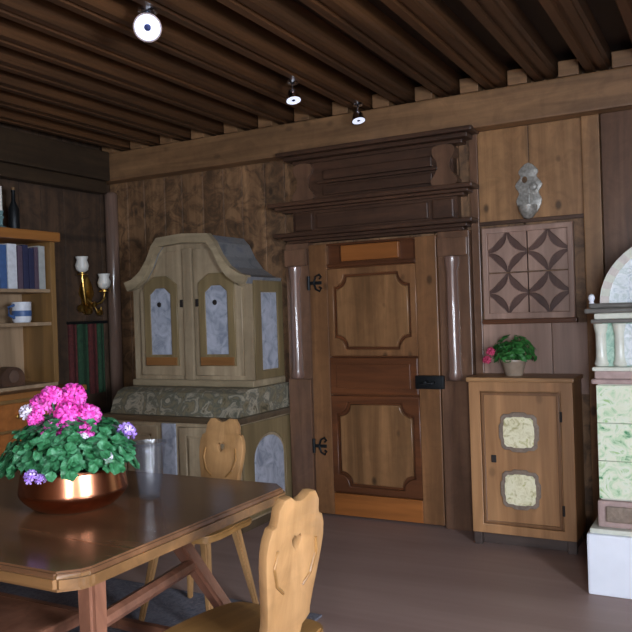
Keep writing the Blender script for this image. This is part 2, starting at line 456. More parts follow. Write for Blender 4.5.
# ================================================================== DOOR AND ITS PORTAL
door = struct('door_1')
lf = BM(); box(lf, -2.70, -1.735, 4.945, 4.99, 0.015, 1.945)
leaf = obj('door_leaf', lf, 'door_dark', door)
for x0, x1 in ((-2.70, -2.555), (-1.885, -1.735)):
    b = BM(); box(b, x0, x1, 4.915, 4.95, 0.015, 1.945, 0.006); obj('stile', b, 'door', leaf)
for z0, z1, mt in ((0.015, 0.17, 'door_orange'), (1.775, 1.80, 'door_dark'), (1.93, 1.945, 'door_dark')):
    b = BM(); box(b, -2.555, -1.885, 4.918, 4.95, z0, z1, 0.005); obj('rail', b, mt, leaf)
b = BM(); box(b, -2.555, -1.885, 4.908, 4.95, 0.875, 1.135, 0.012); box(b, -2.50, -1.94, 4.90, 4.912, 0.92, 1.09, 0.005); obj('middle_rail', b, 'door_dark', leaf, label='dark reddish middle rail')
b = BM(); box(b, -2.44, -2.0, 4.912, 4.946, 1.812, 1.925, 0.008); obj('top_panel', b, 'door_orange', leaf, label='small orange panel at the top of the door')
def notched(x0, x1, z0, z1, r):
    pts = []
    for cx, cz, a0 in ((x0, z0, 90), (x1, z0, 180), (x1, z1, 270), (x0, z1, 0)):
        seq = [(cx+r*math.cos(math.radians(a0-t)), cz+r*math.sin(math.radians(a0-t))) for t in range(0, 91, 15)]
        pts += seq
    return pts
for z0, z1 in ((1.145, 1.765), (0.18, 0.865)):
    fr = BM(); plate(fr, [[(-2.555, z0), (-1.885, z0), (-1.885, z1), (-2.555, z1)], notched(-2.51, -1.93, z0+0.045, z1-0.045, 0.085)], 4.914, 4.94, 'xz', 0.006)
    pf = obj('panel_moulding', fr, 'door_dark' if z0 < 1 else 'door', leaf)
    b = BM(); plate(b, [notched(-2.492, -1.948, z0+0.062, z1-0.062, 0.085)], 4.922, 4.95, 'xz', 0.008); obj('field', b, 'door_panel', pf) if False else obj('panel', b, 'door_panel', leaf)
for zc, nm in ((1.67, 1), (0.50, 0)):
    b = BM()
    box(b, -2.70, -2.60, 4.905, 4.917, zc-0.012, zc+0.012, 0.003)
    for s in (-1, 1):
        tube(b, [(-2.66, 4.909, zc), (-2.645, 4.909, zc+s*0.045), (-2.615, 4.909, zc+s*0.06), (-2.60, 4.909, zc+s*0.04), (-2.615, 4.909, zc+s*0.03)], 0.008, 8)
    tube(b, [(-2.70, 4.905, zc-0.05), (-2.70, 4.905, zc+0.05)], 0.012, 10)
    obj('hinge', b, 'iron', leaf, True, label='scrolled black iron hinge')
b = BM(); box(b, -1.90, -1.70, 4.88, 4.915, 0.925, 1.015, 0.008); lathe(b, [(0.0, -0.045), (0.014, -0.04), (0.014, 0.0)], (-1.82, 4.88, 0.97), 12, 'y')
lk = obj('lock', b, 'iron', leaf, True, label='black iron box lock')
b = BM(); tube(b, [(-1.765, 4.885, 0.97), (-1.765, 4.855, 0.97), (-1.80, 4.845, 0.965), (-1.86, 4.845, 0.955)], 0.009, 10); obj('handle', b, 'iron', lk, True)

def pilaster(x0, x1):
    b = BM(); box(b, x0, x1, 4.93, YB+0.005, 0, 1.965, 0.006); box(b, x0+0.005, x1-0.005, 4.905, 4.935, 0, 0.98, 0.006); box(b, x0+0.005, x1-0.005, 4.90, 4.935, 1.80, 1.92, 0.006)
    p = obj('pilaster', b, 'portal_v', door)
    xc = x0+0.40*(x1-x0) if x0 < -2.5 else x0+0.45*(x1-x0)
    b = BM(); lathe(b, [(0.04, 0.985), (0.05, 1.01), (0.04, 1.05), (0.037, 1.7), (0.048, 1.75), (0.048, 1.795)], (xc, 4.92, 0), 18)
    obj('half_column', b, 'column', p, True)
pilaster(-2.90, -2.705); pilaster(-1.73, -1.515)
def cornice(name, x0, x1, z0, steps, mat='portal'):
    """steps: (projection, height) stacked upward, returned round both ends"""
    b = BM(); z = z0
    for pr, h in steps:
        box(b, x0-pr, x1+pr, YB-0.06-pr, YB+0.005, z, z+h, min(0.012, h*0.3)); z += h
    return obj(name, b, mat, door)
cornice('lintel_cornice', -2.83, -1.57, 1.965, [(0.03, 0.02), (0.06, 0.022), (0.11, 0.03)])
b = BM(); box(b, -2.82, -1.58, 4.92, YB+0.005, 2.037, 2.19); box(b, -2.62, -1.78, 4.905, 4.93, 2.06, 2.17, 0.008); box(b, -2.80, -2.65, 4.90, 4.93, 2.05, 2.18, 0.012); box(b, -1.75, -1.6, 4.90, 4.93, 2.05, 2.18, 0.012); obj('lower_frieze', b, 'portal', door)
cornice('shelf_cornice', -2.86, -1.57, 2.19, [(0.04, 0.018), (0.08, 0.02), (0.12, 0.03)])
b = BM(); box(b, -2.72, -1.60, 4.92, YB+0.005, 2.258, 2.53); box(b, -2.56, -1.74, 4.90, 4.93, 2.29, 2.36, 0.01); box(b, -2.56, -1.74, 4.90, 4.93, 2.40, 2.47, 0.01); box(b, -2.60, -1.70, 4.885, 4.93, 2.372, 2.392, 0.006)
fz = obj('upper_frieze', b, 'portal', door)
for s, xc in ((-1, -2.72), (1, -1.66)):
    b = BM(); half = [(0.06, 2.26), (0.09, 2.30), (0.05, 2.36), (0.045, 2.42), (0.075, 2.47), (0.06, 2.525)]
    prism(b, smooth_closed([(xc+x, z) for x, z in mirror(half)], 3), 4.895, YB, 'xz'); obj('volute', b, 'portal_v', fz)
cornice('crown_cornice', -2.76, -1.57, 2.53, [(0.04, 0.025), (0.09, 0.03), (0.13, 0.03)])

# ================================================================== CARVED WALL PANEL
cx0, cx1, cz0, cz1 = -1.435, -0.865, 1.375, 1.965
cp = thing('wall_carving', 'square carved wooden wall carving of four star motifs above the small cupboard', 'carving', (-1.15, 4.97, 1.375))
b = BM(); plate(b, [[(cx0, cz0), (cx1, cz0), (cx1, cz1), (cx0, cz1)], [(cx0+.035, cz0+.04), (cx1-.035, cz0+.04), (cx1-.035, cz1-.035), (cx0+.035, cz1-.035)]], 4.945, 4.999, 'xz', 0.006); obj('frame', b, 'carve', cp)
b = BM(); box(b, cx0-0.01, cx1+0.01, 4.935, 4.999, cz0-0.03, cz0, 0.005); obj('sill', b, 'door_dark', cp)
def lens(c, ang, L, w, n=8):
    pts = [(-L+2*L*i/n, w*math.sin(math.pi*i/n)) for i in range(n+1)]+[(L-2*L*i/n, -w*math.sin(math.pi*i/n)) for i in range(1, n)]
    ca, sa = math.cos(ang), math.sin(ang)
    return [(c[0]+x*ca-y*sa, c[1]+x*sa+y*ca) for x, y in pts]
mx, mz = (cx0+cx1)/2, (cz0+0.04+cz1-0.035)/2
for x0, x1, in ((cx0+.035, mx-0.004), (mx+0.004, cx1-.035)):
    for z0, z1 in ((cz0+.04, mz-0.004), (mz+0.004, cz1-.035)):
        b = BM(); box(b, x0, x1, 4.985, 5.0, z0, z1); tl = obj('star_tile', b, 'carve_dark', cp)
        c = ((x0+x1)/2, (z0+z1)/2); hx, hz = (x1-x0)/2, (z1-z0)/2
        h = min(hx, hz)*0.97
        st = []
        for k in range(4):
            a = math.pi/2*k
            for i in range(6):                       # concave side between two points of the star
                t = i/6; e = math.pi/2*t
                u = h*(1-math.sin(e)*1.0); w = h*(1-math.cos(e))
                st.append((c[0]+u*math.cos(a)-w*math.sin(a), c[1]+u*math.sin(a)+w*math.cos(a)))
        b = BM(); plate(b, [st], 4.965, 4.986, 'xz', 0.004); obj('star', b, 'carve', tl)
        for sx, sz in ((1, 1), (-1, 1), (-1, -1), (1, -1)):
            rr = h*0.60
            q = [(c[0]+sx*hx, c[1]+sz*hz)]+[(c[0]+sx*(hx-h*(0.93-0.25*math.sin(math.radians(2*t)))*math.cos(math.radians(t))), c[1]+sz*(hz-h*(0.93-0.25*math.sin(math.radians(2*t)))*math.sin(math.radians(t)))) for t in range(0, 91, 15)]
            b = BM(); plate(b, [q], 4.968, 4.986, 'xz', 0.003); obj('corner_leaf', b, 'carve', tl)

# ================================================================== PEWTER WALL ORNAMENT
wo = thing('wall_ornament', 'grey pewter ornament with holy water bowl hanging on the wall above the carved panel', 'ornament', (-1.13, 4.985, 2.0))
b = BM(); half = [(0.0, 2.02), (0.05, 2.05), (0.08, 2.12), (0.06, 2.17), (0.085, 2.22), (0.05, 2.27), (0.06, 2.31), (0.0, 2.36)]
pl_ = [(-1.13+x, z) for x, z in half]+[(-1.13-x, z) for x, z in reversed(half[1:-1])]
ho = [(-1.155+0.018*math.cos(t*math.pi/6), 2.255+0.022*math.sin(t*math.pi/6)) for t in range(12)]
plate(b, [smooth_closed(pl_, 3), ho], 4.972, 4.989, 'xz', 0.003); obj('backplate', b, 'pewter', wo, True)
b = BM(); lathe(b, [(0.0, 2.0), (0.03, 2.01), (0.055, 2.05), (0.06, 2.085), (0.05, 2.085), (0.0, 2.06)], (-1.13, 4.94, 0), 20); obj('bowl', b, 'pewter', wo, True)
b = BM(); lathe(b, [(0.0, -0.015), (0.02, -0.012), (0.028, 0.0)], (-1.10, 4.972, 2.205), 14, 'y'); box(b, -1.137, -1.123, 4.962, 4.974, 2.10, 2.20, 0.004); box(b, -1.165, -1.095, 4.962, 4.974, 2.155, 2.17, 0.004); obj('crucifix', b, 'pewter', wo)

# ================================================================== SMALL CUPBOARD
cb = thing('small_cupboard', 'small pale pine cupboard with two painted medallions on its door, beside the stove', 'cupboard', (-1.15, 4.8, 0))
KX0, KX1, KY, KZ0, KZ1 = -1.465, -0.845, 4.66, 0.075, 1.0
b = BM(); box(b, KX0, KX1, KY+0.02, 4.96, KZ0, KZ1); obj('body', b, 'cup', cb)
b = BM(); box(b, KX0-0.012, KX1+0.012, KY-0.015, 4.965, KZ1, KZ1+0.028, 0.008); obj('top_board', b, 'cup_x', cb)
b = BM(); plate(b, [[(KX0, KZ0), (KX1, KZ0), (KX1, KZ1), (KX0, KZ1)], [(KX0+.07, KZ0+.055), (KX1-.07, KZ0+.055), (KX1-.07, KZ1-.055), (KX0+.07, KZ1-.055)]], KY, KY+0.025, 'xz', 0.004); obj('face_frame', b, 'cup', cb)
b = BM(); box(b, KX0+.075, KX1-.075, KY+0.004, KY+0.03, KZ0+.06, KZ1-.06, 0.004); dr = obj('door', b, 'cup', cb)
b = BM(); plate(b, [[(KX0+.077, KZ0+.062), (KX1-.077, KZ0+.062), (KX1-.077, KZ1-.062), (KX0+.077, KZ1-.062)], [(KX0+.095, KZ0+.08), (KX1-.095, KZ0+.08), (KX1-.095, KZ1-.08), (KX0+.095, KZ1-.08)]], KY-0.006, KY+0.006, 'xz', 0.004); obj('moulding', b, 'cup_dark', dr)
def scallop(c, a, e):
    pts = []
    for k in range(4):
        a0 = math.pi/2*k+math.pi/4
        q = (c[0]+a*math.cos(a0)*1.41, c[1]+a*math.sin(a0)*1.41)
        t = a0+math.pi/2
        p1 = (c[0]+a*math.cos(a0+math.pi/4), c[1]+a*math.sin(a0+math.pi/4))
        for s in (-0.82, -0.5, -0.35, 0.0, 0.35, 0.5, 0.82):
            bul = e if abs(s) < 0.45 else 0
            ang = a0+math.pi/4
            pts.append((p1[0]+bul*math.cos(ang)-s*a*math.sin(ang), p1[1]+bul*math.sin(ang)+s*a*math.cos(ang)))
    return pts
for zc in (0.70, 0.355):
    xc = -1.163
    b = BM(); plate(b, [scallop((xc, zc), 0.108, 0.012)], KY-0.008, KY+0.006, 'xz', 0.004); mf = obj('medallion_border', b, 'grey_paint', dr)
    b = BM(); plate(b, [scallop((xc, zc), 0.088, 0.005)], KY-0.013, KY-0.004, 'xz', 0.003); obj('medallion', b, 'medal', dr, label='cream painted medallion')
b = BM(); box(b, -1.335, -1.305, KY-0.004, KY+0.006, 0.51, 0.555, 0.003); obj('keyhole_plate', b, 'iron_dark', dr)
for zc in (0.25, 0.80):
    b = BM(); tube(b, [(KX1-.07, KY-0.004, zc-0.03), (KX1-.07, KY-0.004, zc+0.03)], 0.008, 8); obj('hinge', b, 'iron_dark', dr)
b = BM(); box(b, KX0+0.02, KX1-0.02, KY+0.05, 4.95, 0.0, KZ0, 0.004); obj('plinth', b, 'cup_base', cb)
for xx in (KX0+0.03, KX1-0.03):
    b = BM(); box(b, xx-0.025, xx+0.025, KY+0.005, KY+0.055, 0, KZ0, 0.004); obj('foot', b, 'cup_base', cb)

def leaf_mesh(b, p, nrm, size, lobed=True):
    nrm = nrm.normalized(); u = nrm.cross(Vector((0.2, 0.3, 1)))
    if u.length < 1e-3: u = Vector((1, 0, 0))
    u.normalize(); v = nrm.cross(u)
    a0 = random.uniform(0, 6.28); n = 9 if lobed else 6
    c = b.verts.new(p-nrm*size*0.18); ring = []
    for i in range(n):
        a = a0+2*math.pi*i/n
        rr = size*(1.0 if i % 2 else 0.84)*random.uniform(0.92, 1.08)
        if not lobed: rr = size*(1.25 if i in (0, 3) else 0.6)
        ring.append(b.verts.new(p+rr*(math.cos(a)*u+math.sin(a)*v)+nrm*random.uniform(-.12, .12)*size))
    for i in range(n): b.faces.new((c, ring[i], ring[(i+1) % n]))

def flower_head(b, c, r, n, ps):
    for k in range(n):
        z = 1-1.5*(k+0.5)/n; a = k*2.39996
        d = Vector((math.sqrt(max(0, 1-z*z))*math.cos(a), math.sqrt(max(0, 1-z*z))*math.sin(a), z))
        p = Vector(c)+d*r*random.uniform(0.85, 1.08)
        u = d.cross(Vector((0.3, 0.2, 1))).normalized(); v = d.cross(u); a1 = random.uniform(0, 6)
        cv = b.verts.new(p-d*ps*0.3)
        for j in range(5):
            t = a1+2*math.pi*j/5
            q = [b.verts.new(p+ps*(rr*(math.cos(t+o)*u+math.sin(t+o)*v))+d*ps*hh) for rr, o, hh in ((0.55, -0.5, 0.05), (1.0, -0.33, 0.1), (1.08, 0, 0.12), (1.0, 0.33, 0.1), (0.55, 0.5, 0.05))]
            b.faces.new([cv]+q)

# plant on the cupboard
cp_c = Vector((-1.215, 4.80, KZ1+0.028))
pp = thing('potted_plant', 'small leafy potted plant with a red bloom standing on top of the pine cupboard', 'plant', cp_c)
b = BM(); lathe(b, [(0.0, 0.0), (0.05, 0.0), (0.055, 0.01), (0.075, 0.085), (0.08, 0.09), (0.08, 0.10), (0.07, 0.10), (0.066, 0.08), (0.0, 0.08)], cp_c, 24); obj('pot', b, 'terracotta', pp, True)
b = BM()
for k in range(130):
    a = random.uniform(0, 6.28); e = random.uniform(-0.25, 1.3); d = Vector((math.cos(a)*math.cos(e), math.sin(a)*math.cos(e)*0.7, math.sin(e)))
    p = cp_c+Vector((0, 0, 0.13))+Vector((d.x*0.145, d.y*0.115, d.z*0.12))*random.uniform(0.55, 1.05)
    leaf_mesh(b, p, d+Vector((0, -0.2, 0.35)), random.uniform(0.022, 0.034), False)
for k in range(9):
    a = k*0.7; tube(b, [cp_c+Vector((0.02*math.cos(a), 0.02*math.sin(a), 0.08)), cp_c+Vector((0.09*math.cos(a), 0.07*math.sin(a), 0.2))], 0.003, 5)
obj('foliage', b, 'leaf_dark', pp)
for dx, dz in ((-0.15, 0.10), (-0.125, 0.15)):
    b = BM(); flower_head(b, cp_c+Vector((dx, -0.06, dz)), 0.022, 12, 0.016); obj('flower', b, 'red_petal', pp)

# ================================================================== TILED STOVE
st = thing('tiled_stove', 'white and green floral tiled stove with arched top on a white plinth', 'stove', (-0.2, 4.4, 0))
def sx(w, z0, z1, y0, bev=0.01, mat='stove_cream', name='course', b=None):
    b = b or BM(); box(b, -0.2-w, -0.2+w, y0, 4.85, z0, z1, bev)
    return obj(name, b, mat, st)
sx(0.49, 0.0, 0.305, 4.05, 0.012, 'white', 'plinth')
sx(0.475, 0.305, 0.33, 4.065, 0.006, 'stove_cream', 'base_moulding')
fb = sx(0.44, 0.33, 0.465, 4.10, 0.012, 'stove_mauve', 'foot_course')
b = BM(); box(b, -0.60, -0.24, 4.085, 4.105, 0.36, 0.44, 0.012); box(b, -0.16, 0.2, 4.085, 4.105, 0.36, 0.44, 0.012); obj('inset', b, 'grey_paint', fb)
def tiles(z0, z1, y0, nx, nz, mat, w, name, parent):
    for i in range(nx):
        for k in range(nz):
            x0 = -0.2-w+2*w*i/nx; x1 = -0.2-w+2*w*(i+1)/nx; a = z0+(z1-z0)*k/nz; c = z0+(z1-z0)*(k+1)/nz
            t = BM(); box(t, x0+0.001, x1-0.001, y0, y0+0.03, a+0.001, c-0.001, 0.004); obj(name, t, mat, parent)
body = sx(0.425, 0.465, 1.05, 4.12, 0.006, 'stove_cream', 'fire_chamber')
tiles(0.475, 1.045, 4.10, 4, 3, 'stove_floral', 0.43, 'tile', body)
sx(0.45, 1.05, 1.075, 4.09, 0.008, 'stove_mauve', 'band'); sx(0.435, 1.075, 1.115, 4.105, 0.006, 'stove_mauve', 'band'); sx(0.445, 1.115, 1.135, 4.095, 0.006, 'stove_cream', 'band')
up = sx(0.40, 1.135, 1.355, 4.15, 0.006, 'stove_green', 'upper_chamber')
tiles(1.14, 1.35, 4.135, 2, 1, 'stove_marble', 0.30, 'tile', up)
for xx in (-0.605, -0.515, 0.115, 0.205):
    b = BM(); lathe(b, [(0.03, 1.137), (0.036, 1.15), (0.03, 1.165), (0.026, 1.19), (0.026, 1.30), (0.032, 1.325), (0.036, 1.352)], (xx, 4.15, 0), 18); obj('column', b, 'stove_cream', up, True)
sx(0.445, 1.355, 1.375, 4.10, 0.006, 'stove_line', 'cornice'); sx(0.43, 1.375, 1.405, 4.11, 0.008, 'stove_cream', 'cornice'); sx(0.47, 1.405, 1.43, 4.07, 0.008, 'stove_line', 'cornice'); sx(0.45, 1.43, 1.455, 4.09, 0.01, 'stove_line', 'cornice')
def arch(a, h, n=28): return [(-0.2+a*math.cos(math.pi*i/n), 1.455+h*math.sin(math.pi*i/n)) for i in range(n+1)]
b = BM(); prism(b, arch(0.385, 0.325), 4.17, 4.80, 'xz'); cr = obj('arched_crown', b, 'stove_marble', st)
for i in range(28):
    o1, o2, i1, i2 = arch(0.405, 0.345)[i], arch(0.405, 0.345)[i+1], arch(0.362, 0.302)[i], arch(0.362, 0.302)[i+1]
    b = BM(); prism(b, [o1, o2, i2, i1], 4.15, 4.19, 'xz'); obj('edge_tile', b, 'stove_brown' if i % 2 else 'stove_cream', cr)
for xx in (-0.64, 0.24):
    b = BM(); lathe(b, [(0.014, 1.455), (0.010, 1.465), (0.017, 1.482), (0.012, 1.498), (0.0, 1.505)], (xx, 4.12, 0), 14); obj('finial', b, 'white', st, True)

# ================================================================== PAINTED BUFFET
bf = thing('painted_buffet', 'tall painted cupboard with arched top and blue panelled doors, left of the door', 'cupboard', (-3.5, 4.65, 0))
BX0, BX1, BY = -4.05, -2.918, 4.28
b = BM(); box(b, BX0, BX1, BY, 4.97, 0.06, 0.73, 0.01); base = obj('base_body', b, 'buffet', bf)
b = BM(); box(b, BX0+0.02, BX1-0.015, BY+0.02, 4.96, 0, 0.06); obj('plinth', b, 'counter', bf)
for x0, x1 in ((BX0+0.09, -3.60), (-3.41, BX1-0.09)):
    b = BM(); plate(b, [[(x0, 0.10), (x1, 0.10), (x1, 0.70), (x0, 0.70)], [(x0+.06, 0.16), (x1-.06, 0.16), (x1-.06, 0.64), (x0+.06, 0.64)]], BY-0.02, BY+0.002, 'xz', 0.006); dd = obj('base_door', b, 'buffet', bf)
    b = BM(); box(b, x0+.075, x1-.075, BY-0.012, BY+0.002, 0.175, 0.625, 0.005); obj('panel', b, 'buffet', dd)
b = BM(); box(b, -3.565, -3.445, BY-0.015, BY+0.002, 0.08, 0.72, 0.006); obj('pilaster', b, 'blue', bf, label='blue painted centre pilaster')
b = BM(); box(b, BX1-0.075, BX1-0.005, BY-0.015, BY+0.002, 0.08, 0.72, 0.006); obj('pilaster', b, 'blue', bf)
b = BM(); box(b, BX0+0.005, BX0+0.075, BY-0.015, BY+0.002, 0.08, 0.72, 0.006); obj('pilaster', b, 'blue', bf)
def archpoly(y0, y1, z0, z1, n=10):
    c = (y0+y1)/2; r = (y1-y0)/2
    return [(y0, z0), (y1, z0)]+[(c+r*math.cos(math.pi*i/n), z1-r*0.8+r*0.8*math.sin(math.pi*i/n)) for i in range(n+1)]
b = BM(); plate(b, [[(BY+.02, .08), (4.96, .08), (4.96, .72), (BY+.02, .72)], archpoly(BY+.15, 4.85, .15, .63)], BX1-.002, BX1+0.014, 'yz', 0.004); obj('base_side_frame', b, 'olive', bf)
b = BM(); plate(b, [archpoly(BY+.17, 4.83, .17, .61)], BX1-.002, BX1+0.008, 'yz', 0.003); obj('base_side_panel', b, 'blue', bf, label='blue arched side panel')
b = BM(); box(b, BX0-0.04, BX1+0.03, BY-0.045, 4.975, 0.73, 0.775, 0.014); obj('counter', b, 'counter', bf)
# curved painted ledge between base and upper cabinet
b = BM(); prism(b, [(BY-0.01, 0.775), (4.97, 0.775), (4.97, 0.95), (BY+0.14, 0.95), (BY+0.075, 0.925), (BY+0.03, 0.87), (BY+0.005, 0.81)], BX0+0.01, BX1-0.005, 'yz'); obj('ledge', b, 'floral', bf, label='curved ledge painted with flowers')
CX0, CX1, CY = -4.04, -2.965, 4.56
TOP = [(CX0, 1.70), (CX0+0.07, 1.72), (CX0+0.15, 1.775), (CX0+0.215, 1.86), (CX0+0.265, 1.96), (CX0+0.315, 2.015), (-3.5, 2.03)]
TOPR = [(CX0+CX1-x, z) for x, z in reversed(TOP[:-1])]
ROOF = TOP+TOPR
b = BM(); prism(b, [(CX1, 0.95), (CX0, 0.95)]+ROOF, CY, 4.965, 'xz'); obj('cabinet_body', b, 'buffet', bf)
b = BM(); outer = [(x+(x+3.5)*0.02, z+0.022) for x, z in ROOF]; inner = [(x, z-0.025) for x, z in ROOF]
prism(b, outer+inner[::-1], CY-0.055, 4.95, 'xz'); obj('pediment', b, 'bluegrey', bf, label='arched top painted grey blue')
b = BM(); outer = [(x+(x+3.5)*0.03, z+0.03) for x, z in ROOF]; inner = [(x-(x+3.5)*0.03, z-0.035) for x, z in ROOF]
prism(b, outer+inner[::-1], CY-0.085, CY-0.03, 'xz'); obj('pediment_moulding', b, 'buffet_x', bf)
b = BM(); box(b, CX0-0.01, CX1+0.012, CY-0.03, 4.965, 0.951, 1.0, 0.01); obj('cabinet_foot', b, 'buffet_x', bf)
def topz(x):
    for (x0, z0), (x1, z1) in zip(ROOF, ROOF[1:]):
        if x0 <= x <= x1: return z0+(z1-z0)*(x-x0)/(x1-x0)
    return ROOF[0][1]
for x0, x1, p0, p1, keyx in ((-3.96, -3.545, -3.85, -3.66, -3.565), (-3.455, -3.04, -3.345, -3.155, -3.425)):
    n = 10; ztop = [(x1-(x1-x0)*i/n) for i in range(n+1)]
    outl = [(x0, 1.03), (x1, 1.03)]+[(x, topz(x)-0.075) for x in ztop]
    b = BM(); plate(b, [outl], CY-0.02, CY+0.004, 'xz', 0.005); cd = obj('cabinet_door', b, 'buffet', bf)
    b = BM(); plate(b, [[(p0-.06, 1.10), (p1+.06, 1.10), (p1+.06, 1.70), ((p0+p1)/2+.06, 1.765), ((p0+p1)/2-.06, 1.765), (p0-.06, 1.70)], [(p0, 1.185), (p1, 1.185), (p1, 1.63), ((p0+p1)/2+.04, 1.675), ((p0+p1)/2-.04, 1.675), (p0, 1.63)]], CY-0.034, CY-0.016, 'xz', 0.005); obj('door_frame', b, 'olive', cd)
    b = BM(); box(b, p0-.05, p1+.05, CY-0.042, CY-0.03, 1.105, 1.165, 0.004); obj('bottom_rail', b, 'orange_rail', cd)
    b = BM(); box(b, p0-.005, p1+.005, CY-0.026, CY-0.016, 1.18, 1.68, 0.003); pn = obj('door_panel', b, 'blue', cd, label='blue painted door panel')
    b = BM(); lathe(b, [(0.0, -0.008), (0.016, -0.006), (0.02, 0.0)], ((p0+p1)/2-0.015, CY-0.026, 1.555), 14, 'y'); obj('painted_knot', b, 'iron_dark', cd)
    b = BM(); box(b, keyx-0.012, keyx+0.012, CY-0.028, CY-0.018, 1.53, 1.585, 0.003); obj('keyhole', b, 'iron_dark', cd)
b = BM(); box(b, -3.54, -3.46, CY-0.035, CY+0.004, 1.0, 1.955, 0.006); obj('centre_stile', b, 'buffet', bf)
b = BM(); plate(b, [[(CY+.01, 1.0), (4.955, 1.0), (4.955, 1.70), (CY+.01, 1.70)], [(CY+.10, 1.06), (4.88, 1.06), (4.88, 1.62), (CY+.10, 1.62)]], CX1-.002, CX1+0.012, 'yz', 0.004); obj('side_frame', b, 'olive', bf)
b = BM(); box(b, CX1-.002, CX1+0.006, CY+.105, 4.875, 1.065, 1.615, 0.003); obj('side_panel', b, 'blue', bf, label='blue side panel')

# ================================================================== BOOKCASE ON THE LEFT WALL
bc = thing('bookcase', 'orange pine bookcase with open shelves against the left wall', 'bookcase', (-4.48, 3.5, 0))
Q0, Q1, QX = 2.95, 4.06, -4.32
b = BM(); box(b, -4.645, QX+0.03, Q0-0.02, Q1+0.03, 2.03, 2.10, 0.012); obj('top_board', b, 'shelf_y', bc)
for y0 in (Q0, Q1-0.045):
    b = BM(); box(b, -4.63, QX, y0, y0+0.045, 1.02, 2.03, 0.005); obj('upright', b, 'shelf', bc)
b = BM(); box(b, -4.643, -4.628, Q0, Q1, 1.02, 2.03); obj('back_board', b, 'shelf_back', bc)
for z, y0, y1 in ((1.69, Q0+.045, Q1-.045), (1.455, Q0+.045, Q1-.045), (1.02, Q0, Q1)):
    b = BM(); box(b, -4.628, QX-0.01, y0, y1, z-0.025, z, 0.004); obj('shelf', b, 'shelf_back', bc)
b = BM(); box(b, -4.64, -4.17, Q0-0.02, Q1+0.06, 0.0, 0.955); lb = obj('lower_cabinet', b, 'shelf', bc)
b = BM(); box(b, -4.645, -4.14, Q0-0.04, Q1+0.09, 0.955, 0.995, 0.008); obj('counter', b, 'shelf_y', bc)
for y0 in (2.98, 3.36, 3.74):
    b = BM(); box(b, -4.175, -4.155, y0, y0+0.34, 0.76, 0.93, 0.006); dw = obj('drawer', b, 'door_orange', lb)
    b = BM(); lathe(b, [(0.008, 0.0), (0.008, 0.015), (0.016, 0.022), (0.0, 0.032)], (-4.155, y0+0.17, 0.845), 14, 'x'); obj('knob', b, 'brass', lb, True)
    b = BM(); box(b, -4.175, -4.155, y0, y0+0.34, 0.08, 0.74, 0.006); obj('cabinet_door', b, 'door_orange', lb)
# books on the upper shelf (y increases to the right in the picture)
bz = 1.69
specs = [(3.50, .055, .30, 'book_blue', 'thick blue book at the left edge of the photo, left of the wide white book'),
         (3.565, .075, .31, 'book_white', 'wide white book standing between the blue book and the dark books'),
         (3.65, .040, .30, 'book_plum', 'plum coloured book just right of the wide white book'),
         (3.695, .045, .31, 'book_navy', 'dark navy book right of the plum coloured book'),
         (3.745, .045, .29, 'book_navy', 'shorter dark navy book, second from the right of the dark ones'),
         (3.795, .035, .30, 'book_plum', 'narrow plum coloured book right before the pale grey book'),
         (3.835, .055, .31, 'book_grey', 'pale grey book, last at the right end of the shelf')]
for i, (y, w, h, mt, lab) in enumerate(specs):
    y += 0.112; bk = thing('book', lab, 'book', (-4.45, y, bz), 'books on the upper shelf')
    b = BM(); box(b, -4.57, -4.36, y, y+w, bz+0.0006, bz+h, 0.004); obj('cover', b, mt, bk)
    b = BM(); box(b, -4.572, -4.372, y+0.004, y+w-0.004, bz+0.005, bz+h+0.0015); obj('page_block', b, 'page', bk)
# white and blue mug, dark arched clock, candlestick and bottle
mg = thing('mug', 'white and blue mug on the bookcase shelf below the books', 'mug', (-4.42, 3.83, 1.4556))
b = BM(); lathe(b, [(0.0, 1.456), (0.055, 1.456), (0.064, 1.475), (0.066, 1.60), (0.059, 1.60), (0.057, 1.48), (0.0, 1.476)], (-4.42, 3.83, 0), 24); obj('cup', b, 'book_white', mg, True)
b = BM(); tube(b, [(-4.42, 3.768, 1.58), (-4.42, 3.72, 1.565), (-4.42, 3.72, 1.51), (-4.42, 3.770, 1.49)], 0.010, 8); obj('handle', b, 'book_blue', mg, True)
b = BM(); lathe(b, [(0.0662, 1.50), (0.0675, 1.505), (0.0675, 1.535), (0.0662, 1.54)], (-4.42, 3.83, 0), 24); obj('blue_stripe', b, 'book_blue', mg, True)
ck = thing('mantel_clock', 'dark round-topped mantel clock on the lowest bookcase shelf', 'clock', (-4.42, 3.70, 1.02))
b = BM(); prism(b, archpoly(3.60, 3.80, 1.0206, 1.155), -4.48, -4.37, 'yz', 0.004); obj('case', b, 'portal', ck)
b = BM(); lathe(b, [(0.042, 0.0), (0.042, 0.006), (0.0, 0.008)], (-4.37, 3.70, 1.088), 22, 'x'); obj('dial', b, 'book_brown', ck, True)
cs = thing('candlestick', 'slim glass candlestick with a pale candle on top of the bookcase', 'candlestick', (-4.43, 3.69, 2.10))
b = BM(); lathe(b, [(0.0, 2.1006), (0.045, 2.1006), (0.04, 2.115), (0.012, 2.13), (0.012, 2.17), (0.022, 2.185), (0.012, 2.20), (0.02, 2.23), (0.0, 2.23)], (-4.43, 3.69, 0), 20); obj('stick', b, 'tealglass', cs, True)
b = BM(); lathe(b, [(0.012, 2.231), (0.011, 2.40), (0.0, 2.405)], (-4.43, 3.69, 0), 14); obj('candle', b, 'milk', cs, True)
bt = thing('bottle', 'dark slender bottle beside the candlestick on top of the bookcase', 'bottle', (-4.43, 3.80, 2.10))
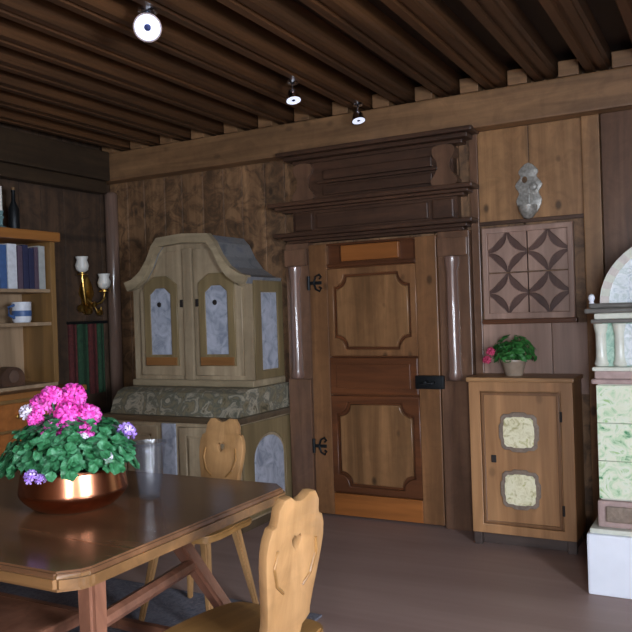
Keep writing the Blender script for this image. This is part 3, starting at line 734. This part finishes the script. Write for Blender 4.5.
b = BM(); lathe(b, [(0.0, 2.1006), (0.035, 2.1006), (0.038, 2.11), (0.038, 2.25), (0.014, 2.31), (0.012, 2.37), (0.015, 2.372), (0.015, 2.385), (0.0, 2.385)], (-4.43, 3.80, 0), 20); obj('glass_body', b, 'iron', bt, True)
b = BM(); lathe(b, [(0.011, 2.385), (0.011, 2.405), (0.0, 2.407)], (-4.43, 3.80, 0), 12); obj('cork', b, 'shelf', bt, True)

# ================================================================== BRASS WALL SCONCE
sc = thing('wall_sconce', 'brass wall sconce with two white glass shades on the dark left wall', 'wall lamp', (-4.645, 4.68, 1.6))
b = BM(); half = [(0.0, 1.50), (0.06, 1.54), (0.05, 1.62), (0.08, 1.68), (0.04, 1.78), (0.0, 1.82)]
plate(b, [smooth_closed([(4.68+y, z) for y, z in half]+[(4.68-y, z) for y, z in reversed(half[1:-1])], 3)], -4.65, -4.635, 'yz', 0.003); obj('backplate', b, 'brass', sc, True)
for yc, zc, s in ((4.56, 1.82, -1), (4.80, 1.69, 1)):
    b = BM(); tube(b, [(-4.64, 4.68, 1.64), (-4.60, 4.68+s*0.04, 1.58), (-4.57, 4.68+s*0.09, 1.60), (-4.56, yc, zc-0.05), (-4.56, yc, zc)], 0.009, 8)
    tube(b, [(-4.60, 4.68+s*0.04, 1.58), (-4.59, 4.68+s*0.06, 1.53), (-4.585, 4.68+s*0.10, 1.53), (-4.585, 4.68+s*0.10, 1.565)], 0.006, 8); ar = obj('arm', b, 'brass', sc, True)
    b = BM(); lathe(b, [(0.0, -0.005), (0.045, 0.0), (0.045, 0.006), (0.018, 0.012), (0.018, 0.02)], (-4.56, yc, zc), 18); obj('drip_pan', b, 'brass', ar, True)
    b = BM(); lathe(b, [(0.02, 0.02), (0.046, 0.04), (0.054, 0.075), (0.04, 0.115), (0.05, 0.145), (0.046, 0.145), (0.035, 0.115), (0.046, 0.075), (0.0, 0.03)], (-4.56, yc, zc), 20); obj('shade', b, 'milk', ar, True)
for yc, zc, r in ((4.58, 1.555, 0.035), (4.66, 1.53, 0.03), (4.78, 1.52, 0.03), (4.72, 1.585, 0.026)):
    b = BM(); lathe(b, [(0.0, -r), (r*0.7, -r*0.7), (r, 0), (r*0.7, r*0.7), (0.0, r)], (-4.60, yc, zc), 16); obj('brass_boss', b, 'brass', sc, True)
# dark woven hanging below it
hg = thing('woven_hanging', 'dark green and red striped cloth hanging on the wall under the brass sconce', 'wall hanging', (-4.64, 4.68, 0.85))
for i, (y0, y1, mt) in enumerate(((4.47, 4.56, 'dark_red'), (4.56, 4.68, 'dark_green'), (4.68, 4.78, 'dark_red'), (4.78, 4.86, 'dark_green'))):
    b = BM(); pts = [(-4.642-0.0+0.012*math.sin(k*0.9)+0.004, y0+(y1-y0)*k/6) for k in range(7)]
    prism(b, [(y, 0) for x, y in pts][:0] or [(-4.648, y0)]+[(x+0.006, y) for x, y in pts]+[(-4.648, y1)], 0.86, 1.43, 'xy'); obj('stripe', b, mt, hg)
b = BM(); tube(b, [(-4.625, 4.45, 1.44), (-4.625, 4.88, 1.44)], 0.012, 10); obj('rod', b, 'iron', hg, True)

# ================================================================== RUG
b = BM(); box(b, -3.9, -1.78, 0.8, 3.26, 0.0005, 0.012, 0.004); tag(obj('rug', b, 'rug'), 'blue grey patterned rug on the floor under the dining table', 'rug')

# ================================================================== DINING TABLE
tb_ = thing('dining_table', 'large dark-topped wooden dining table with splayed legs and clipped corners', 'table', (-2.6, 2.1, 0))
TX0, TX1, TY0, TY1 = -3.62, -1.60, 1.52, 2.72; cc = 0.06
oct_ = [(TX0+cc, TY0), (TX1-cc, TY0), (TX1-0.01, TY0+cc-0.01), (TX1, TY0+cc+.02), (TX1, TY1-cc), (TX1-cc, TY1), (TX0+cc, TY1), (TX0, TY1-cc), (TX0, TY0+cc)]
def inset(pts, d):
    c = Vector(((TX0+TX1)/2, (TY0+TY1)/2))
    return [(x+(d if x < c.x else -d), y+(d if y < c.y else -d)) for x, y in pts]
b = BM(); prism(b, inset(oct_, 0.008), 0.715, 0.762, 'xy', 0.006); obj('tabletop', b, 'table', tb_)
b = BM(); prism(b, oct_, 0.706, 0.752, 'xy', 0.010); obj('edge_moulding', b, 'table_edge', tb_, label='golden table edge')
b = BM(); plate(b, [[(TX0+.22, TY0+.22), (TX1-.22, TY0+.22), (TX1-.22, TY1-.22), (TX0+.22, TY1-.22)], [(TX0+.25, TY0+.25), (TX1-.25, TY0+.25), (TX1-.25, TY1-.25), (TX0+.25, TY1-.25)]], 0.635, 0.707, 'xy', 0.003); obj('apron', b, 'table_leg', tb_)
sp = 0.30
LG = []
for xx, s1 in ((TX1-0.245, 1), (TX0+0.245, -1)):
    for yy, s2 in ((TY0+0.29, -1), (TY1-0.43, 1)):
        p0 = Vector((xx-s1*(0.08 if s2 == 1 else -0.03), yy, 0.70)); p1 = Vector((xx+s1*sp*0.92, yy+s2*sp*0.80, 0.0 if not (s2 == -1 or s2 == 1) else 0.0125))
        b = BM(); bar(b, p1, p0, 0.056, 0.056, 0.074, 0.074, 0.012)
        obj('leg', b, 'table_leg', tb_); LG.append((p0, p1))
def at(leg, z):
    p0, p1 = leg; t = (p0.z-z)/(p0.z-p1.z); return p0+(p1-p0)*t
for i, j in ((0, 1), (2, 3), (0, 2), (1, 3)):
    b = BM(); zs = 0.52 if (i, j) in ((0, 1), (2, 3)) else 0.17; tube(b, [at(LG[i], zs), at(LG[j], zs)], 0.026, 8); obj('stretcher', b, 'table_leg', tb_)

# bench tucked under the near side
bn = thing('bench', 'reddish brown wooden bench tucked under the near side of the table', 'bench', (-2.7, 1.78, 0))
b = BM(); box(b, -3.25, -1.96, 1.64, 1.91, 0.43, 0.475, 0.012); obj('seat', b, 'table_leg', bn)
for xx in (-3.05, -2.2):
    b = BM(); prism(b, [(1.665, 0.0125), (1.735, 0.0125), (1.76, 0.12), (1.79, 0.12), (1.815, 0.0125), (1.885, 0.0125), (1.86, 0.43), (1.69, 0.43)], xx-0.018, xx+0.018, 'yz', 0.003); obj('leg', b, 'table_leg', bn)

# ================================================================== CHAIRS (built facing +y, seat front at +y, copied)
def peasant_chair(label):
    t = thing('carved_chair', label, 'chair', (0, 0, 0), 'carved peasant chairs around the table')
    b = BM(); so = smooth_closed([(-0.17, -0.20), (0.17, -0.20), (0.205, -0.05), (0.215, 0.12), (0.17, 0.205), (0, 0.225), (-0.17, 0.205), (-0.215, 0.12), (-0.205, -0.05)], 4)
    prism(b, so, 0.425, 0.457, 'xy', 0.007); obj('seat', b, 'chair_seat', t, True)
    half = [(0.070, 0.0), (0.072, 0.03), (0.078, 0.055), (0.100, 0.066), (0.118, 0.078), (0.116, 0.10), (0.124, 0.15), (0.138, 0.21), (0.150, 0.27), (0.155, 0.315), (0.150, 0.355), (0.135, 0.385), (0.117, 0.39), (0.112, 0.405), (0.108, 0.435), (0.085, 0.462), (0.052, 0.466), (0.026, 0.452), (0.0, 0.447)]
    half = [(x*0.86, z*1.03) for x, z in half]
    out = mirror(half)
    heart = [(x*0.8, 0.333+(z-0.292)*0.8) for x, z in [(0.0, 0.262), (0.022, 0.288), (0.028, 0.308), (0.016, 0.322), (0.0, 0.312), (-0.016, 0.322), (-0.028, 0.308), (-0.022, 0.288)]]
    b = BM(); plate(b, [out, heart], -0.017, 0.017, 'xz', 0.005)
    tilt = Matrix.Translation((0, -0.175, 0.45)) @ Matrix.Rotation(math.radians(9), 4, 'X')
    bmesh.ops.transform(b, matrix=tilt, verts=b.verts[:]); bk = obj('backrest', b, 'chair', t, True)
    for s in (-1, 1):
        for yq in (-1, 1):
            b = BM(); tube(b, [(s*0.045, yq*0.0175, 0.19), (s*0.078, yq*0.0185, 0.22), (s*0.098, yq*0.0185, 0.28), (s*0.09, yq*0.0175, 0.33)], 0.005, 6)
            bmesh.ops.transform(b, matrix=tilt, verts=b.verts[:]); obj('carved_scroll', b, 'chair_seat', bk)
    b = BM()
    for yy in (-0.11, 0.11): box(b, -0.16, 0.16, yy-0.03, yy+0.03, 0.405, 0.4255, 0.004)
    obj('seat_batten', b, 'chair', t)
    for s1 in (-1, 1):
        for s2 in (-1, 1):
            b = BM(); bar(b, (s1*0.205, s2*0.19, 0.0), (s1*0.135, s2*0.12, 0.42), 0.026, 0.026, 0.042, 0.042, 0.007); obj('leg', b, 'chair', t)
    return t
ch1 = peasant_chair('carved pine chair with heart cutout in the foreground at the right end of the table')
ch1.location = (-1.40, 2.02, 0.0); ch1.rotation_euler = (0, 0, math.radians(81))
ch2 = dup(ch1, (-2.30, 2.99, 0.0125), math.radians(180), 'carved pine chair behind the far side of the table, in front of the painted cupboard')

# ================================================================== FLOWER BOWL, GLASS
Cb = Vector((-2.19, 2.11, 0.7626)); Cg = Vector((-2.005, 2.32, 0.7626))
fp = thing('flower_bowl', 'hammered copper bowl planted with magenta geraniums on the dining table', 'flower bowl', Cb)
b = BM(); lathe(b, [(0.0, 0.0), (0.12, 0.0), (0.15, 0.012), (0.178, 0.035), (0.193, 0.055), (0.197, 0.065), (0.196, 0.075), (0.185, 0.145), (0.188, 0.149), (0.186, 0.155), (0.177, 0.153), (0.176, 0.13), (0.0, 0.12)], Cb, 48); bw = obj('bowl', b, 'copper', fp, True)
b = BM(); lathe(b, [(0.176, 0.121), (0.15, 0.135), (0.0, 0.145)], Cb, 32); obj('soil', b, 'soil', fp, True)
b = BM()
for k in range(800):
    a = random.uniform(0, 6.28); e = math.asin(random.uniform(-0.12, 1.0)); d = Vector((math.cos(a)*math.cos(e), math.sin(a)*math.cos(e), math.sin(e)))
    q = random.uniform(0.72, 1.04)
    p = Cb+Vector((0, 0, 0.18))+Vector((d.x*0.255*q, d.y*0.24*q, d.z*0.165*q))
    if d.z < 0.0: p.z = max(p.z, Cb.z+0.155)
    if math.hypot(p.x-Cg.x, p.y-Cg.y) < 0.115: continue
    leaf_mesh(b, p, d*0.8+Vector((random.uniform(-.4, .4), random.uniform(-.4, .4), 0.5)), random.uniform(0.017, 0.03))
obj('foliage', b, 'leaf', fp)
R3 = Vector((0.8795, 0.4748, 0))
for dx, dz, dy, r in ((-0.105, 0.40, 0, .045), (-0.055, 0.435, -.04, .042), (0.0, 0.425, .03, .05), (0.005, 0.365, -.05, .052), (-0.045, 0.315, -.09, .038), (0.07, 0.355, -.03, .048), (0.075, 0.30, -.09, .036), (-0.115, 0.355, -.05, .030)):
    c = Cb+R3*dx+Vector((-0.475*dy*1, 0.88*dy, dz-0.022)); r *= 0.9
    b = BM(); flower_head(b, c, r, 24, r*0.50); fh = obj('geranium_head', b, 'magenta', fp)
    b = BM(); tube(b, [Cb+R3*dx*0.5+Vector((0, 0, 0.2)), c-Vector((0, 0, r*0.4))], 0.004, 6); obj('stem', b, 'leaf', fh)
for dx, dz, dy, r, mt in ((0.205, 0.27, 0.0, .030, 'violet'), (0.19, 0.235, -.03, .022, 'white_petal'), (-0.155, 0.355, -.02, .026, 'white_petal'), (-0.075, 0.155, -.22, .022, 'violet'), (-0.04, 0.15, -.225, .016, 'violet'), (0.17, 0.205, -.14, .015, 'white_petal'), (0.085, 0.275, -.13, .014, 'white_petal')):
    c = Cb+R3*dx+Vector((-0.475*dy, 0.88*dy, dz))
    b = BM(); flower_head(b, c, r, 12, r*0.62); obj('small_bloom', b, mt, fp)

gv = thing('glass_vase', 'tapered smoky glass vase right beside the copper flower bowl', 'vase', Cg)
b = BM(); lathe(b, [(0.0, 0.0), (0.038, 0.0), (0.042, 0.006), (0.066, 0.215), (0.062, 0.215), (0.038, 0.02), (0.0, 0.018)], Cg, 10); obj('vessel', b, 'glass', gv)
b = BM(); lathe(b, [(0.066, 0.205), (0.069, 0.21), (0.069, 0.217), (0.062, 0.217)], Cg, 20); obj('rim', b, 'glass', gv, True)

# ================================================================== CEILING SPOTS
def spot(loc, aim, label, s=1.0):
    t = thing('ceiling_spotlight', label, 'spotlight', loc, 'ceiling spotlights')
    loc = Vector(loc); aim = Vector(aim).normalized()
    b = BM(); lathe(b, [(0.045*s, 2.849), (0.045*s, 2.835), (0.03*s, 2.828), (0.0, 2.826)], (loc.x, loc.y, 0), 20); obj('canopy', b, 'chrome', t, True)
    b = BM(); tube(b, [(loc.x, loc.y, 2.83), loc-aim*0.03*s], 0.008*s, 8); obj('stem', b, 'chrome', t, True)
    q = Vector((0, 0, 1)).rotation_difference(aim).to_matrix().to_4x4()
    def aimed(prof):
        b = BM(); lathe(b, prof, (0, 0, 0), 24); bmesh.ops.transform(b, matrix=Matrix.Translation(loc) @ q @ Matrix.Scale(s, 4), verts=b.verts[:]); return b
    h = obj('housing', aimed([(0.0, -0.06), (0.03, -0.055), (0.05, -0.02), (0.062, 0.03), (0.064, 0.036), (0.058, 0.036), (0.045, 0.0), (0.0, -0.03)]), 'chrome', t, True)
    obj('reflector', aimed([(0.057, 0.034), (0.046, 0.02), (0.02, 0.012), (0.0, 0.01)]), 'bulb', t, True)
    obj('bulb_cap', aimed([(0.024, 0.012), (0.026, 0.03), (0.0, 0.04)]), 'bulb_cap', t, True)
    return t
spot((-2.30, 2.755, 2.775), (0.5, -0.75, -0.55), 'bright spotlight hanging nearest, at upper left of the plank ceiling')
spot((-2.30, 4.06, 2.755), (0.25, -0.2, -0.95), 'spotlight under the ceiling between the other two, above the painted cupboard side', 0.75)
spot((-2.19, 4.74, 2.755), (0.25, -0.2, -0.95), 'spotlight nearest the back beam, above the door', 0.75)
